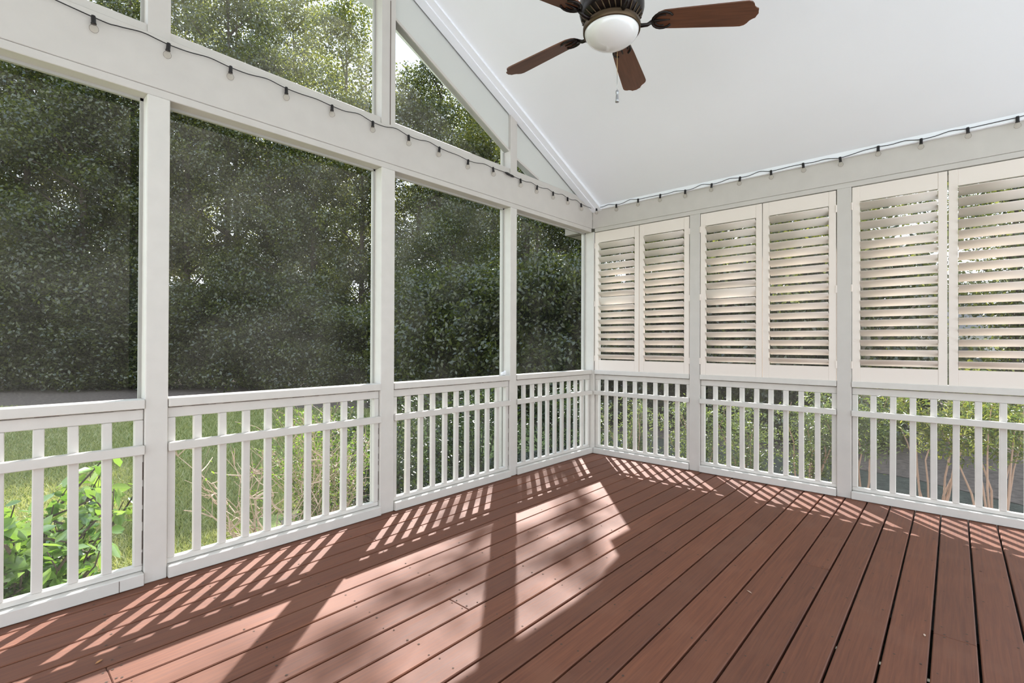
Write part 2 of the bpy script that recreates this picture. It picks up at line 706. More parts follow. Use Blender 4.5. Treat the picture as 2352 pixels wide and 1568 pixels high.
def window(a, b, z0, z1, axis, top=None):
    """axis 'x': left wall, a..b along x; axis 'y': right wall"""
    global wn
    wn += 1
    w = s_empty('window_%d' % wn)
    fr = 0.014

    def P(u, d, z):
        return (u, d, z) if axis == 'x' else (d, u, z)
    top = top or [(a, z1), (b, z1)]
    bm = bmesh.new()
    add_box(bm, P(a, SY - 0.006, z0), P(a + fr, SY + 0.008, top[0][1]), 0)
    add_box(bm, P(b - fr, SY - 0.006, z0), P(b, SY + 0.008, top[-1][1]), 0)
    add_box(bm, P(a, SY - 0.006, z0), P(b, SY + 0.008, z0 + fr), 0)
    if top[0][1] == top[-1][1]:
        add_box(bm, P(a, SY - 0.006, z1 - fr), P(b, SY + 0.008, z1), 0)
    obj('screen_frame', bm, FRAMEGREY, w)
    bm = bmesh.new()
    pts = [P(a, SY, z0), P(b, SY, z0)] + [P(x, SY, z) for x, z in top[::-1]]
    bm.faces.new([bm.verts.new(p) for p in pts])
    obj('screen_mesh', bm, SCREEN if axis == 'x' else SCREEN_HAZY, w)
    return w


for a, b in SCREENS:
    window(a, b, 0.05, HD, 'x')
# gable openings
window(-2.622, -1.370, 2.836, 3.6, 'x', top=[(-2.622, zr(-2.622)), (-1.370, zr(-1.370))])
window(-1.281, -0.93, 2.836, 3.6, 'x', top=[(-1.281, zr(-1.281)), (-0.93, 2.84)])
window(-4.002, -2.736, 2.836, 3.80, 'x')
window(-5.36, -4.100, 2.836, 3.80, 'x')

# ------------------------------------------------------------------ right wall
wr = s_empty('wall_right')
RPOSTS = [(-1.213, -1.113), (-2.418, -2.320), (-3.625, -3.525)]
YB = -5.6
box_obj('beam', (0, YB, BC), (T, 0.0, 2.76), CREAM, wr, 0.003)
box_obj('head_trim', (0.002, YB, HD), (T, -0.028, BC - 0.001), CREAM, wr, 0.003)
for a, b in RPOSTS:
    box_obj('post', (-0.004, a, 0), (T, b, HD), CREAM, wr, 0.004)
for a, b in [(-1.113, -0.028), (-2.320, -1.213), (-3.525, -2.418)]:
    window(a, b, 0.05, HD, 'y')

# ------------------------------------------------------------------ ceiling and roof
bm = bmesh.new()
Y1 = 0.42
xb = (ZC0 - 3.86) / ZM
prof = [(0.45, zc(0.45)), (0.0, zc(0)), (xb, 3.80), (2 * XR - xb, 3.80), (2 * XR, zc(0)), (2 * XR - 0.45, zc(0.45))]
th = 0.20
prof[0] = (0.45, ZC0 + 0.02 - ZM * 0.45)
prof[1] = (0.0, ZC0 + 0.045)
prof[2] = (xb, 3.885)
prof[3] = (2 * XR - xb, 3.885)
prof[4] = (2 * XR, ZC0 + 0.045)
prof[5] = (2 * XR - 0.45, ZC0 + 0.02 - ZM * 0.45)
top = [(x, z + th + (0.0 if abs(x - XR) > 2 else 0.3)) for x, z in prof][::-1]
add_prism(bm, [(x, Y1, z) for x, z in prof + top], (0, YB - Y1, 0))
ceil = obj('ceiling', bm, CEIL)
structure(ceil)
# border strips where the ceiling meets the walls
bm = bmesh.new()
n_ = Vector((ZM, 0, 1)).normalized()


def cpt(x, dz):
    return ZC0 + 0.045 * 0 + 0.03 - ZM * x + dz


sx0, sx1 = xb, 0.0
add_prism(bm, [(sx1, 0.016, cpt(sx1, 0.02)), (sx0, 0.016, cpt(sx0, 0.02)), (sx0, 0.016, cpt(sx0, -0.022)), (sx1, 0.016, cpt(sx1, -0.022))], (0, -0.136, 0))
structure(obj('trim_1', bm, CEIL))
bm = bmesh.new()
add_prism(bm, [(sx1, 0.016, cpt(sx1, 0.0)), (sx0, 0.016, cpt(sx0, 0.0)), (sx0, 0.016, cpt(sx0, -0.032)), (sx1, 0.016, cpt(sx1, -0.032))], (0, -0.075, 0))
structure(obj('trim_2', bm, CEIL))
bm = bmesh.new()
add_box(bm, (-0.03, YB, 2.712), (-0.0005, -0.12, 2.765), 0.004)
structure(obj('trim_3', bm, CEIL))
# eave soffit outside the right wall and its return round the corner
bm = bmesh.new()
add_box(bm, (T, YB, 2.51), (0.45, Y1, 2.66), 0)
add_box(bm, (0.055, T, 2.51), (T + 0.02, Y1, 2.70), 0)
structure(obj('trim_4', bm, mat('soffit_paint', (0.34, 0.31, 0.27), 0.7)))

# unseen skirt boards added to keep light out from under the deck
bm = bmesh.new()
add_box(bm, (X_LEFT, 0.10, G0), (0.13, 0.125, -0.03), 0)
add_box(bm, (0.105, Y_BACK, G0), (0.13, 0.10, -0.03), 0)
add_box(bm, (X_LEFT, Y_BACK, G0), (X_LEFT + 0.025, 0.10, -0.03), 0)
add_box(bm, (X_LEFT, Y_BACK, G0), (0.13, Y_BACK + 0.025, -0.03), 0)
structure(obj('added_skirt', bm, SIDING))

# ------------------------------------------------------------------ railings
def railing(axis, a, b, n, label, seed):
    """a<b along the wall; n balusters between the end stiles"""
    rnd = random.Random(seed)
    mid = (a + b) / 2
    org = (mid, 0, 0) if axis == 'x' else (0, mid, 0)
    r = thing('railing_section', label, 'railing', org, 'white slatted railing sections between the porch posts')
    h = (b - a) / 2 - 0.002

    def P(u, d, z):
        return (u, d, z) if axis == 'x' else (d, u, z)

    def bx(name, u0, u1, d0, d1, z0, z1, mt=RAILM, bev=0.003, jit=0.0):
        bm = bmesh.new()
        vs = add_box(bm, P(u0, d0, z0), P(u1, d1, z1), 0)
        if jit:
            du = rnd.uniform(-jit, jit)
            for v in vs:
                if v.co.z > (z0 + z1) / 2:
                    if axis == 'x':
                        v.co.x += du
                    else:
                        v.co.y += du
        if bev:
            bmesh.ops.bevel(bm, geom=bm.edges[:], offset=bev, segments=1, affect='EDGES', profile=0.5)
        return obj(name, bm, mt, r)
    bx('top_rail', -h, h, -0.012, 0.080, 0.884, 0.930)
    bx('middle_rail', -h, h, -0.020, 0.018, 0.655, 0.700)
    bx('bottom_rail', -h, h, -0.022, 0.085, 0.002, 0.062)
    bx('upper_nailer', -h, h, 0.020, 0.058, 0.825, 0.878)
    bx('lower_nailer', -h, h, 0.020, 0.060, 0.064, 0.092)
    bx('stile', -h, -h + 0.036, 0.0185, 0.056, 0.0925, 0.824)
    bx('stile', h - 0.036, h, 0.0185, 0.056, 0.0925, 0.824)
    if seed in (3, 4, 2):        # old dark caulk line under the cap and beside the stile
        bm = bmesh.new()
        u = -h + 0.02
        while u < h - 0.05:
            w = rnd.uniform(0.02, 0.12)
            add_box(bm, P(u, 0.0175, 0.8782), P(min(u + w, h - .03), 0.0195, 0.8782 + rnd.uniform(0.001, 0.004)), 0)
            u += w + rnd.uniform(0.01, 0.10)
        zz = 0.10
        while zz < 0.62:
            w = rnd.uniform(0.02, 0.10)
            add_box(bm, P(h - 0.0035, 0.0168, zz), P(h - 0.001, 0.0183, zz + w), 0)
            zz += w + rnd.uniform(0.01, 0.05)
        obj('caulk_line', bm, DIRT, r)['kind'] = 'stuff'
    if seed == 4:                # cracked joint in the bottom board
        bx('board_joint', h - 0.100, h - 0.0975, -0.0228, -0.0195, 0.004, 0.058, DIRT, 0)
    gap = (2 * h - 0.072 - n * 0.038) / (n + 1)
    for i in range(n):
        c = -h + 0.036 + gap * (i + 1) + 0.038 * (i + 0.5)
        bx('baluster', c - 0.019, c + 0.019, 0.0195, 0.050, 0.0925, 0.824, jit=0.004)
    return r


railing('x', -1.281, -0.016, 9, 'white slatted railing below the screen nearest the room corner, left wall', 1)
railing('x', -2.622, -1.370, 9, 'white slatted railing with a white tissue ball at its right end', 2)
railing('x', -4.002, -2.736, 9, 'white slatted railing in front of the leafless tan twigs, left wall', 3)
railing('x', -5.36, -4.100, 9, 'white slatted railing in front of the big glossy leaves, cut by left picture edge', 4)
railing('y', -1.113, -0.028, 8, 'white slatted railing below the narrowest shutter pair, beside the corner', 5)
railing('y', -2.320, -1.213, 8, 'white slatted railing under the middle shutter pair, right wall', 6)
railing('y', -3.525, -2.418, 8, 'white slatted railing under the rightmost shutters, cut by right picture edge', 7)

# ------------------------------------------------------------------ shutters
LOUV_N = 17
Z0S, Z1S = 0.920, 2.470


def louver_mesh(w):
    bm = bmesh.new()
    seg = 16
    a, b = 0.0455, 0.0058
    rings = []
    for y in (-w / 2, w / 2):
        rings.append([bm.verts.new((a * math.cos(2 * math.pi * k / seg), y, b * math.sin(2 * math.pi * k / seg))) for k in range(seg)])
    for k in range(seg):
        bm.faces.new((rings[0][k], rings[0][(k + 1) % seg], rings[1][(k + 1) % seg], rings[1][k]))
    bm.faces.new(rings[0])
    bm.faces.new(rings[1][::-1])
    bmesh.ops.recalc_face_normals(bm, faces=bm.faces[:])
    me = bpy.data.meshes.new('louver')
    bm.to_mesh(me)
    bm.free()
    me.materials.append(LOUVER)
    for p in me.polygons:
        p.use_smooth = len(p.vertices) == 4
    return me


def shutter(ya, yb, hinge_at, label, odd=(), tilt=33, odd_tilt=64):
    """ya<yb; frame 30 mm thick, room face at x=-0.002"""
    r = thing('plantation_shutter', label, 'shutter', (0.013, (ya + yb) / 2, Z0S), 'white plantation shutter panels along the right wall')
    h = (yb - ya) / 2 - 0.0025
    H = Z1S - Z0S
    st, rb, rt = 0.050, 0.122, 0.120
    for s in (-1, 1):
        u0, u1 = sorted((s * h, s * (h - st)))
        box_obj('stile', (-0.015, u0, 0.002), (0.015, u1, H - 0.002), SHUT, r, 0.002)
    box_obj('bottom_rail', (-0.0135, -h + st, 0.002), (0.0135, h - st, rb), SHUT, r, 0.0015)
    box_obj('top_rail', (-0.0135, -h + st, H - rt), (0.0135, h - st, H - 0.002), SHUT, r, 0.0015)
    me = louver_mesh(2 * (h - st) - 0.004)
    op = H - rt - rb
    p = op / LOUV_N
    for i in range(LOUV_N):
        o = bpy.data.objects.new('louver', me)
        COL.objects.link(o)
        o.parent = r
        o.location = (0, 0, rb + p * (i + 0.5))
        tl = odd_tilt if i in odd else tilt
        o.rotation_euler = (0, math.radians(tl), 0)    # room-side edge up
    for z in (0.14, 0.75, 1.40):
        y = hinge_at * (h + 0.001)
        bm = bmesh.new()
        add_tube(bm, [(-0.018, y, z - 0.03), (-0.018, y, z + 0.03)], 0.004, 8)
        add_box(bm, (-0.0165, y - 0.010, z - 0.028), (-0.0152, y + 0.010, z + 0.028), 0)
        obj('hinge', bm, SHUT, r)
    return r


shutter(-0.575, -0.032, 1, 'white louvered shutter nearest the room corner, one slat closed', odd=(8,))
shutter(-1.110, -0.577, -1, 'white louvered shutter second from the room corner')
shutter(-1.765, -1.216, 1, 'white louvered shutter left of the middle pair, one slat closed', odd=(8,))
shutter(-2.317, -1.767, -1, 'white louvered shutter right of the middle pair')
shutter(-2.990, -2.421, 1, 'white louvered shutter showing bright sky and the neighbouring house between its slats')
shutter(-3.522, -2.992, -1, 'white louvered shutter cut off by the right picture edge')

# ------------------------------------------------------------------ string lights
def string_light(wall, us, zs, label, start, end, plug=None):
    base = (us[len(us) // 2], -0.02, 2.74) if wall == 'x' else (-0.02, us[len(us) // 2], 2.74)
    r = thing('string_lights', label, 'string lights', base, 'black string light cords')
    B = Vector(base)

    def P(u, z, d=-0.022):
        v = Vector((u, d, z)) if wall == 'x' else Vector((d, u, z))
        return v - B
    rnd = random.Random(len(us))
    pts = [P(*start)]
    for i, (u, z) in enumerate(zip(us, zs)):
        pts.append(P(u, z))
        if i + 1 < len(us):
            u2, z2 = us[i + 1], zs[i + 1]
            bump = rnd.uniform(0.002, 0.022)
            pts.append(P(u + (u2 - u) * .3, z + (z2 - z) * .3 + 0.000))
            pts.append(P(u + (u2 - u) * .62, z + (z2 - z) * .62 + bump))
            pts.append(P(u + (u2 - u) * .85, z + (z2 - z) * .85 + bump * .4))
    pts += [P(*e) for e in end]
    bm = bmesh.new()
    # smooth the path a little
    sm = []
    for i in range(len(pts) - 1):
        p0, p1, p2, p3 = pts[max(i - 1, 0)], pts[i], pts[i + 1], pts[min(i + 2, len(pts) - 1)]
        for t in (0, .25, .5, .75):
            sm.append(0.5 * ((2 * p1) + (p2 - p0) * t + (2 * p0 - 5 * p1 + 4 * p2 - p3) * t * t + (3 * p1 - p0 - 3 * p2 + p3) * t ** 3))
    sm.append(pts[-1])
    add_tube(bm, sm, 0.0026, 6)
    obj('cord', bm, BLACK, r, True)
    sock = bulb = None
    for u, z in zip(us, zs):
        if sock is None:
            bm = bmesh.new()
            add_lathe(bm, [(0, 0.007), (0.008, 0.007), (0.0095, 0.002), (0.0095, -0.026), (0.011, -0.028), (0.011, -0.033), (0, -0.033)], 14)
            sock = obj('socket', bm, BLACK, r, True)
            bm = bmesh.new()
            prof = [(0.0, -0.0725)]
            for k in range(1, 9):
                a = -math.pi / 2 + k * (math.pi * 0.80) / 8
                prof.append((0.0185 * math.cos(a), -0.054 + 0.0185 * math.sin(a)))
            prof += [(0.0085, -0.036), (0.0085, -0.031)]
            add_lathe(bm, prof, 16)
            bulb = obj('bulb', bm, BULB, sock, True)
            s = sock
        else:
            s = sock.copy()
            COL.objects.link(s)
            s.parent = r
            b = bulb.copy()
            COL.objects.link(b)
            b.parent = s
        s.location = P(u, z)
        s.rotation_euler = (rnd.uniform(-.08, .08), rnd.uniform(-.08, .08), 0)
    if plug:
        bm = bmesh.new()
        (u0, z0), (u1, z1) = plug
        add_tube(bm, [P(u0, z0), P(u0 + (u1 - u0) * .2, z0 + (z1 - z0) * .2), P(u0 + (u1 - u0) * .48, z0 + (z1 - z0) * .48),
                      P(u0 + (u1 - u0) * .52, z0 + (z1 - z0) * .52), P(u0 + (u1 - u0) * .8, z0 + (z1 - z0) * .8), P(u1, z1)],
                 [0.005, 0.011, 0.011, 0.009, 0.011, 0.005], 10)
        obj('plug', bm, BLACK, r, True)
    return r


string_light('x', [-4.314, -4.017, -3.725, -3.418, -3.124, -2.823, -2.522, -2.229, -1.922, -1.626],
             [2.745, 2.752, 2.757, 2.760, 2.760, 2.757, 2.757, 2.757, 2.744, 2.760],
             'black cord with clear bulbs along the left beam, ending at the black plug',
             (-4.75, 2.79), [(-1.47, 2.764), (-1.43, 2.758)], plug=((-1.47, 2.764), (-1.35, 2.752)))


def corner_string():
    base = Vector((-0.02, -0.02, 2.74))
    r = thing('string_lights', 'black cord with clear bulbs from the plug round the corner and along the shutter wall', 'string lights', base, 'black string light cords')
    L = [(-1.26, 2.752), (-1.013, 2.750), (-0.759, 2.748), (-0.511, 2.748), (-0.261, 2.738)]
    Rr = [(-0.075, 2.735), (-0.323, 2.722), (-0.58, 2.730), (-0.825, 2.728), (-1.081, 2.718), (-1.336, 2.724), (-1.588, 2.729),
          (-1.843, 2.727), (-2.088, 2.731), (-2.347, 2.715), (-2.593, 2.738), (-2.846, 2.724), (-3.095, 2.731), (-3.337, 2.734)]
    key = [Vector((x, -0.022, z)) for x, z in L] + [Vector((-0.034, y, z)) for y, z in Rr]
    rnd = random.Random(5)
    pts = [Vector((-1.35, -0.022, 2.756))]
    for i, k in enumerate(key):
        pts.append(k)
        if i + 1 < len(key) and i != 4:
            n = key[i + 1]
            b = rnd.uniform(0.0, 0.020)
            pts.append(k.lerp(n, .3))
            pts.append(k.lerp(n, .62) + Vector((0, 0, b)))
            pts.append(k.lerp(n, .85) + Vector((0, 0, b * .4)))
        elif i == 4:
            pts.append(Vector((-0.05, -0.03, 2.731)))
    pts += [Vector((-0.034, -3.5, 2.745)), Vector((-0.034, -3.7, 2.74))]
    sm = []
    for i in range(len(pts) - 1):
        p0, p1, p2, p3 = pts[max(i - 1, 0)], pts[i], pts[i + 1], pts[min(i + 2, len(pts) - 1)]
        for t in (0, .25, .5, .75):
            sm.append(0.5 * ((2 * p1) + (p2 - p0) * t + (2 * p0 - 5 * p1 + 4 * p2 - p3) * t * t + (3 * p1 - p0 - 3 * p2 + p3) * t ** 3) - base)
    sm.append(pts[-1] - base)
    bm = bmesh.new()
    add_tube(bm, sm, 0.0026, 6)
    obj('cord', bm, BLACK, r, True)
    src = bpy.data.objects['socket']
    srcb = bpy.data.objects['bulb']
    for k in key:
        s = src.copy()
        COL.objects.link(s)
        s.parent = r
        s.location = k - base
        s.rotation_euler = (rnd.uniform(-.1, .1), rnd.uniform(-.1, .1), 0)
        b = srcb.copy()
        COL.objects.link(b)
        b.parent = s
    return r


corner_string()

# ------------------------------------------------------------------ ceiling fan
FX, FY, FZ = -2.545, -1.750, 2.830
fan = thing('ceiling_fan', 'five-bladed brown wooden ceiling fan with white glass bowl light', 'ceiling fan', (FX, FY, FZ))
bm = bmesh.new()
add_lathe(bm, [(0, 3.885 - FZ), (0.07, 3.885 - FZ), (0.068, 3.85 - FZ), (0.03, 3.81 - FZ), (0.016, 3.805 - FZ), (0, 3.805 - FZ)], 32)
obj('canopy', bm, BRONZE, fan, True)
bm = bmesh.new()
add_tube(bm, [(0, 0, 0.19), (0, 0, 3.82 - FZ)], 0.013, 16)
obj('downrod', bm, BRONZE, fan, True)
bm = bmesh.new()
add_lathe(bm, [(0, 0.20), (0.035, 0.20), (0.05, 0.175), (0.11, 0.165), (0.148, 0.14), (0.160, 0.10), (0.160, 0.055), (0.152, 0.03),
               (0.145, 0.022), (0.10, -0.012), (0.085, -0.020), (0.0, -0.020)], 48)
obj('motor_housing', bm, BRONZE, fan, True)
bm = bmesh.new()
for k in range(30):       # cast ribs between the vent slots
    a = 2 * math.pi * k / 30
    ca, sa = math.cos(a), math.sin(a)
    tw = a + 0.12
    add_tube(bm, [(0.150 * ca, 0.150 * sa, 0.026), (0.122 * math.cos(a + .07), 0.122 * math.sin(a + .07), 0.000), (0.092 * math.cos(tw), 0.092 * math.sin(tw), -0.020)], [0.003, 0.0032, 0.003], 6)
obj('vent_ribs', bm, RIM, fan, True)
bm = bmesh.new()
add_lathe(bm, [(0, -0.012), (0.10, -0.012), (0.128, -0.014), (0.139, -0.018), (0.142, -0.026),
               (0.141, -0.050), (0.136, -0.052), (0.132, -0.040), (0, -0.040)], 48)
obj('light_rim', bm, RIM, fan, True)
bm = bmesh.new()
prof = []
for k in range(13):
    a = k * (math.pi / 2) / 12
    prof.append((0.1345 * math.sin(a) if k else 0.0, -0.044 - 0.076 * math.cos(a)))
prof.append((0.1345, -0.038))
add_lathe(bm, prof, 48)
obj('glass_bowl', bm, OPAL, fan, True)


def blade_pts():
    # outline in (r, w): root rounded, tip with the two small ogee corners
    w0, w1, R0, R1 = 0.052, 0.070, 0.205, 0.700
    up = [(R0, 0.0), (R0 + 0.004, 0.022), (R0 + 0.018, 0.040), (R0 + 0.045, w0)]
    up += [(R0 + 0.12, w0 + 0.005), (R1 - 0.09, w1)]
    up += [(R1 - 0.062, w1 + 0.0005), (R1 - 0.044, w1 - 0.005), (R1 - 0.033, w1 - 0.016), (R1 - 0.026, w1 - 0.030), (R1 - 0.014, w1 - 0.040),
           (R1 - 0.003, w1 - 0.045), (R1 - 0.001, w1 - 0.055), (R1 + 0.004, 0.0)]
    dn = [(r, -w) for r, w in up[::-1]][1:-1]
    return up + dn


bl = None
for k in range(5):
    if bl is None:
        bm = bmesh.new()
        add_prism(bm, [(r, w, -0.003) for r, w in blade_pts()], (0, 0, 0.0065))
        bl = obj('blade', bm, BLADE, fan)
        bm = bmesh.new()
        # blade iron: curved arm and an open oval frame gripping the blade root
        add_tube(bm, [(0.115, 0, -0.012), (0.145, 0.004, -0.026), (0.175, 0.004, -0.024), (0.200, 0, -0.010)], [0.012, 0.010, 0.009, 0.010], 10)
        ov = []
        for j in range(15):
            a = -math.pi * 0.80 + j * (2 * math.pi * 0.80) / 14
            ov.append((0.250 - 0.052 * math.cos(a), 0.047 * math.sin(a), -0.0065))
        add_tube(bm, ov, 0.0055, 8)
        ov = []
        for j in range(13):
            a = -math.pi * 0.62 + j * (2 * math.pi * 0.62) / 12
            ov.append((0.247 - 0.036 * math.cos(a), 0.031 * math.sin(a), -0.0062))
        add_tube(bm, ov, 0.0035, 8)
        add_tube(bm, [(0.200, 0, -0.008), (0.250, 0, -0.006), (0.285, 0, -0.005)], [0.009, 0.005, 0.002], 8)
        iron = obj('blade_iron', bm, BRONZE, bl, True)
        b = bl
    else:
        b = bl.copy()
        COL.objects.link(b)
        b.parent = fan
        c = iron.copy()
        COL.objects.link(c)
        c.parent = b
    b.rotation_euler = Euler((math.radians(-12), 0, math.radians(18 + 72 * k)), 'XYZ')
# pull chain with metal fob
bm = bmesh.new()
cx, cy = 0.088, 0.018
add_tube(bm, [(cx, cy, -0.05), (cx, cy, -0.225)], 0.0011, 6)
for j in range(40):
    zz = -0.06 - j * 0.004
    bmesh.ops.create_icosphere(bm, subdivisions=1, radius=0.0018, matrix=Matrix.Translation((cx, cy, zz)))
pc = obj('pull_chain', bm, CHAINM, fan, True)
bm = bmesh.new()
add_tube(bm, [(cx, cy, -0.222), (cx, cy, -0.305)], 0.0011, 6)
add_lathe(bm, [(0, -0.300), (0.006, -0.301), (0.009, -0.309), (0.008, -0.317), (0.0055, -0.322), (0.0065, -0.328), (0.0085, -0.350), (0.0095, -0.362), (0, -0.362)], 14, (cx, cy, 0))
obj('chain_fob', bm, CHROME, pc, True)

# ------------------------------------------------------------------ small things
bm = bmesh.new()
rnd = random.Random(11)
for c, r_ in (((-0.016, 0, 0.014), 0.017), ((0.014, 0.004, 0.020), 0.016), ((0.002, -0.004, 0.012), 0.015), ((0.018, 0.0, 0.034), 0.009)):
    g = bmesh.ops.create_icosphere(bm, subdivisions=3, radius=r_, matrix=Matrix.Translation(c))
    for v in g['verts']:
        d = (v.co - Vector(c))
        v.co = Vector(c) + d * (1 + 0.22 * math.sin(v.co.x * 420 + v.co.z * 300) * math.cos(v.co.y * 380 + v.co.z * 210))
        v.co.z = max(v.co.z, 0)
t = obj('crumpled_tissue', bm, TISSUE, None, False, (-1.425, 0.030, 0.9302))
tag(t, 'small crumpled white tissue lying on the railing cap beside the post', 'tissue')


def litter(x, y, L, w, rot, m, name, label):
    bm = bmesh.new()
    pts = [(-L, 0, 0.001), (-L * .3, w, 0.003), (L * .5, w * .7, 0.004), (L, 0, 0.002), (L * .4, -w * .8, 0.003), (-L * .4, -w, 0.002)]
    add_prism(bm, pts, (0, 0, 0.0012))
    o = obj(name, bm, m, None, False, (x, y, 0.0002))
    o.rotation_euler = (0, 0, rot)
    tag(o, label, 'debris')


litter(-4.355, -0.610, 0.013, 0.005, 0.4, PETAL, 'leaf_fragment', 'brown leaf fragment on a board at lower left of the deck')
litter(-2.115, -2.275, 0.016, 0.004, 1.1, DRYTWIG, 'leaf_fragment', 'pale straw-coloured scrap on the deck, right of the sun patch')
litter(-2.00, -2.93, 0.009, 0.004, 0.1, DRYTWIG, 'leaf_fragment', 'pale speck on a shaded deck board under the right wall shadows')

# ================================================================== OUTSIDE
def leaf_mesh(name, pos, nrm, size, rng, material, aspect=0.5, tone=None, fold=0.25, fine=False):
    """one mesh holding many small folded leaves. pos,nrm (n,3); size (n,)"""
    n = len(pos)
    nrm = nrm / np.maximum(np.linalg.norm(nrm, axis=1, keepdims=True), 1e-6)
    r = rng.normal(size=(n, 3))
    u = np.cross(nrm, r)
    u /= np.maximum(np.linalg.norm(u, axis=1, keepdims=True), 1e-6)
    v = np.cross(nrm, u)
    s = size[:, None]
    tip = pos + u * s * 0.5
    base = pos - u * s * 0.5
    lift = nrm * s * fold * 0.3
    if fine:     # 6-point leaf, two quads folded along the midrib
        a1 = pos - u * s * 0.16 + v * s * aspect * 0.5 + lift
        a2 = pos + u * s * 0.20 + v * s * aspect * 0.42 + lift
        b1 = pos - u * s * 0.16 - v * s * aspect * 0.5 + lift
        b2 = pos + u * s * 0.20 - v * s * aspect * 0.42 + lift
        co = np.stack([base, a1, a2, tip, b2, b1], 1).reshape(-1, 3)
        k = np.arange(n)[:, None] * 6
        faces = np.concatenate([k + np.array([[0, 1, 2, 3]]), k + np.array([[0, 3, 4, 5]])], 1).reshape(-1)
        nf, nv = 2 * n, 6
        rep = 2
    else:
        a = pos + v * s * aspect * 0.5 + lift
        b = pos - v * s * aspect * 0.5 + lift
        co = np.stack([base, a, tip, b], 1).reshape(-1, 3)
        faces = np.arange(4 * n)
        nf, nv = n, 4
        rep = 1
    me = bpy.data.meshes.new(name)
    me.vertices.add(len(co))
    me.vertices.foreach_set('co', co.astype(np.float32).reshape(-1))
    me.loops.add(4 * nf)
    me.loops.foreach_set('vertex_index', faces.astype(np.int32))
    me.polygons.add(nf)
    me.polygons.foreach_set('loop_start', np.arange(nf, dtype=np.int32) * 4)
    me.polygons.foreach_set('loop_total', np.full(nf, 4, dtype=np.int32))
    me.update(calc_edges=True)
    at = me.attributes.new('tone', 'FLOAT', 'FACE')
    t = rng.random(n) if tone is None else tone
    at.data.foreach_set('value', np.repeat(t, rep).astype(np.float32))
    me.materials.append(material)
    return me


def puffs(rng, centres, radii, per, up=0.35, hollow=0.35):
    """leaf positions and outward normals over many leafy clumps"""
    P, N = [], []
    for c, r in zip(centres, radii):
        k = int(per * (r / np.mean(radii)) ** 2)
        d = rng.normal(size=(k, 3))
        d /= np.linalg.norm(d, axis=1, keepdims=True)
        rr = r * (hollow + (1 - hollow) * rng.random(k) ** 0.5)
        P.append(np.array(c) + d * rr[:, None] * np.array([1.15, 1.15, 0.75]))
        nn = d * 0.6 + rng.normal(size=(k, 3)) * 0.55
        nn[:, 2] += up
        N.append(nn)
    return np.concatenate(P), np.concatenate(N)


def new_obj(name, me, parent=None):
    o = bpy.data.objects.new(name, me)
    COL.objects.link(o)
    if parent:
        o.parent = parent
    return o


def make_tree(seed, height, crown_base, radius, n_puff, per, lsize, bark=BARK, leaf=LEAF, trunk_r=0.16, name='tree', label='t', taper=0.5, lean=0.0):
    rng = np.random.default_rng(seed)
    rnd = random.Random(seed)
    t = thing(name, label, 'tree', (0, 0, 0))
    bm = bmesh.new()
    pts, rad = [], []
    for k in range(9):
        f = k / 8
        pts.append((lean * f * f * height + rnd.uniform(-.12, .12) * f, rnd.uniform(-.12, .12) * f, height * 0.93 * f - 0.1))
        rad.append(trunk_r * (1.15 - f))
    add_tube(bm, pts, rad, 9)
    cs, rs = [], []
    for i in range(n_puff):
        f = (i + rnd.random()) / n_puff
        z = crown_base + (height - crown_base) * f
        env = radius * (0.35 + 0.65 * math.sin(math.pi * min(1, (f * (1 - taper * .5) + 0.18)))) * (1 - taper * f * f)
        a = rnd.uniform(0, 2 * math.pi)
        rr = env * math.sqrt(rnd.random()) * 1.0
        x0 = lean * (z / height) ** 2 * height
        c = (x0 + rr * math.cos(a), rr * math.sin(a), z + rnd.uniform(-.3, .3))
        cs.append(c)
        rs.append(rnd.uniform(0.45, 0.95) * (0.75 + radius * 0.09))
        if i % 3 == 0:     # limb from the trunk to the clump
            zb = max(0.5, z - rr * 0.6)
            add_tube(bm, [(lean * (zb / height) ** 2 * height, 0, zb), (x0 + c[0] * .0 + rr * .5 * math.cos(a), rr * .5 * math.sin(a), (zb + z) / 2 + .1), c],
                     [trunk_r * .32, trunk_r * .2, 0.012], 5, False)
    obj('trunk', bm, bark, t)
    P, N = puffs(rng, cs, rs, per)
    me = leaf_mesh('foliage', P, N, lsize * (0.6 + 0.8 * rng.random(len(P))), rng, leaf, 0.55)
    new_obj('foliage', me, t)
    return t


G = GROUND
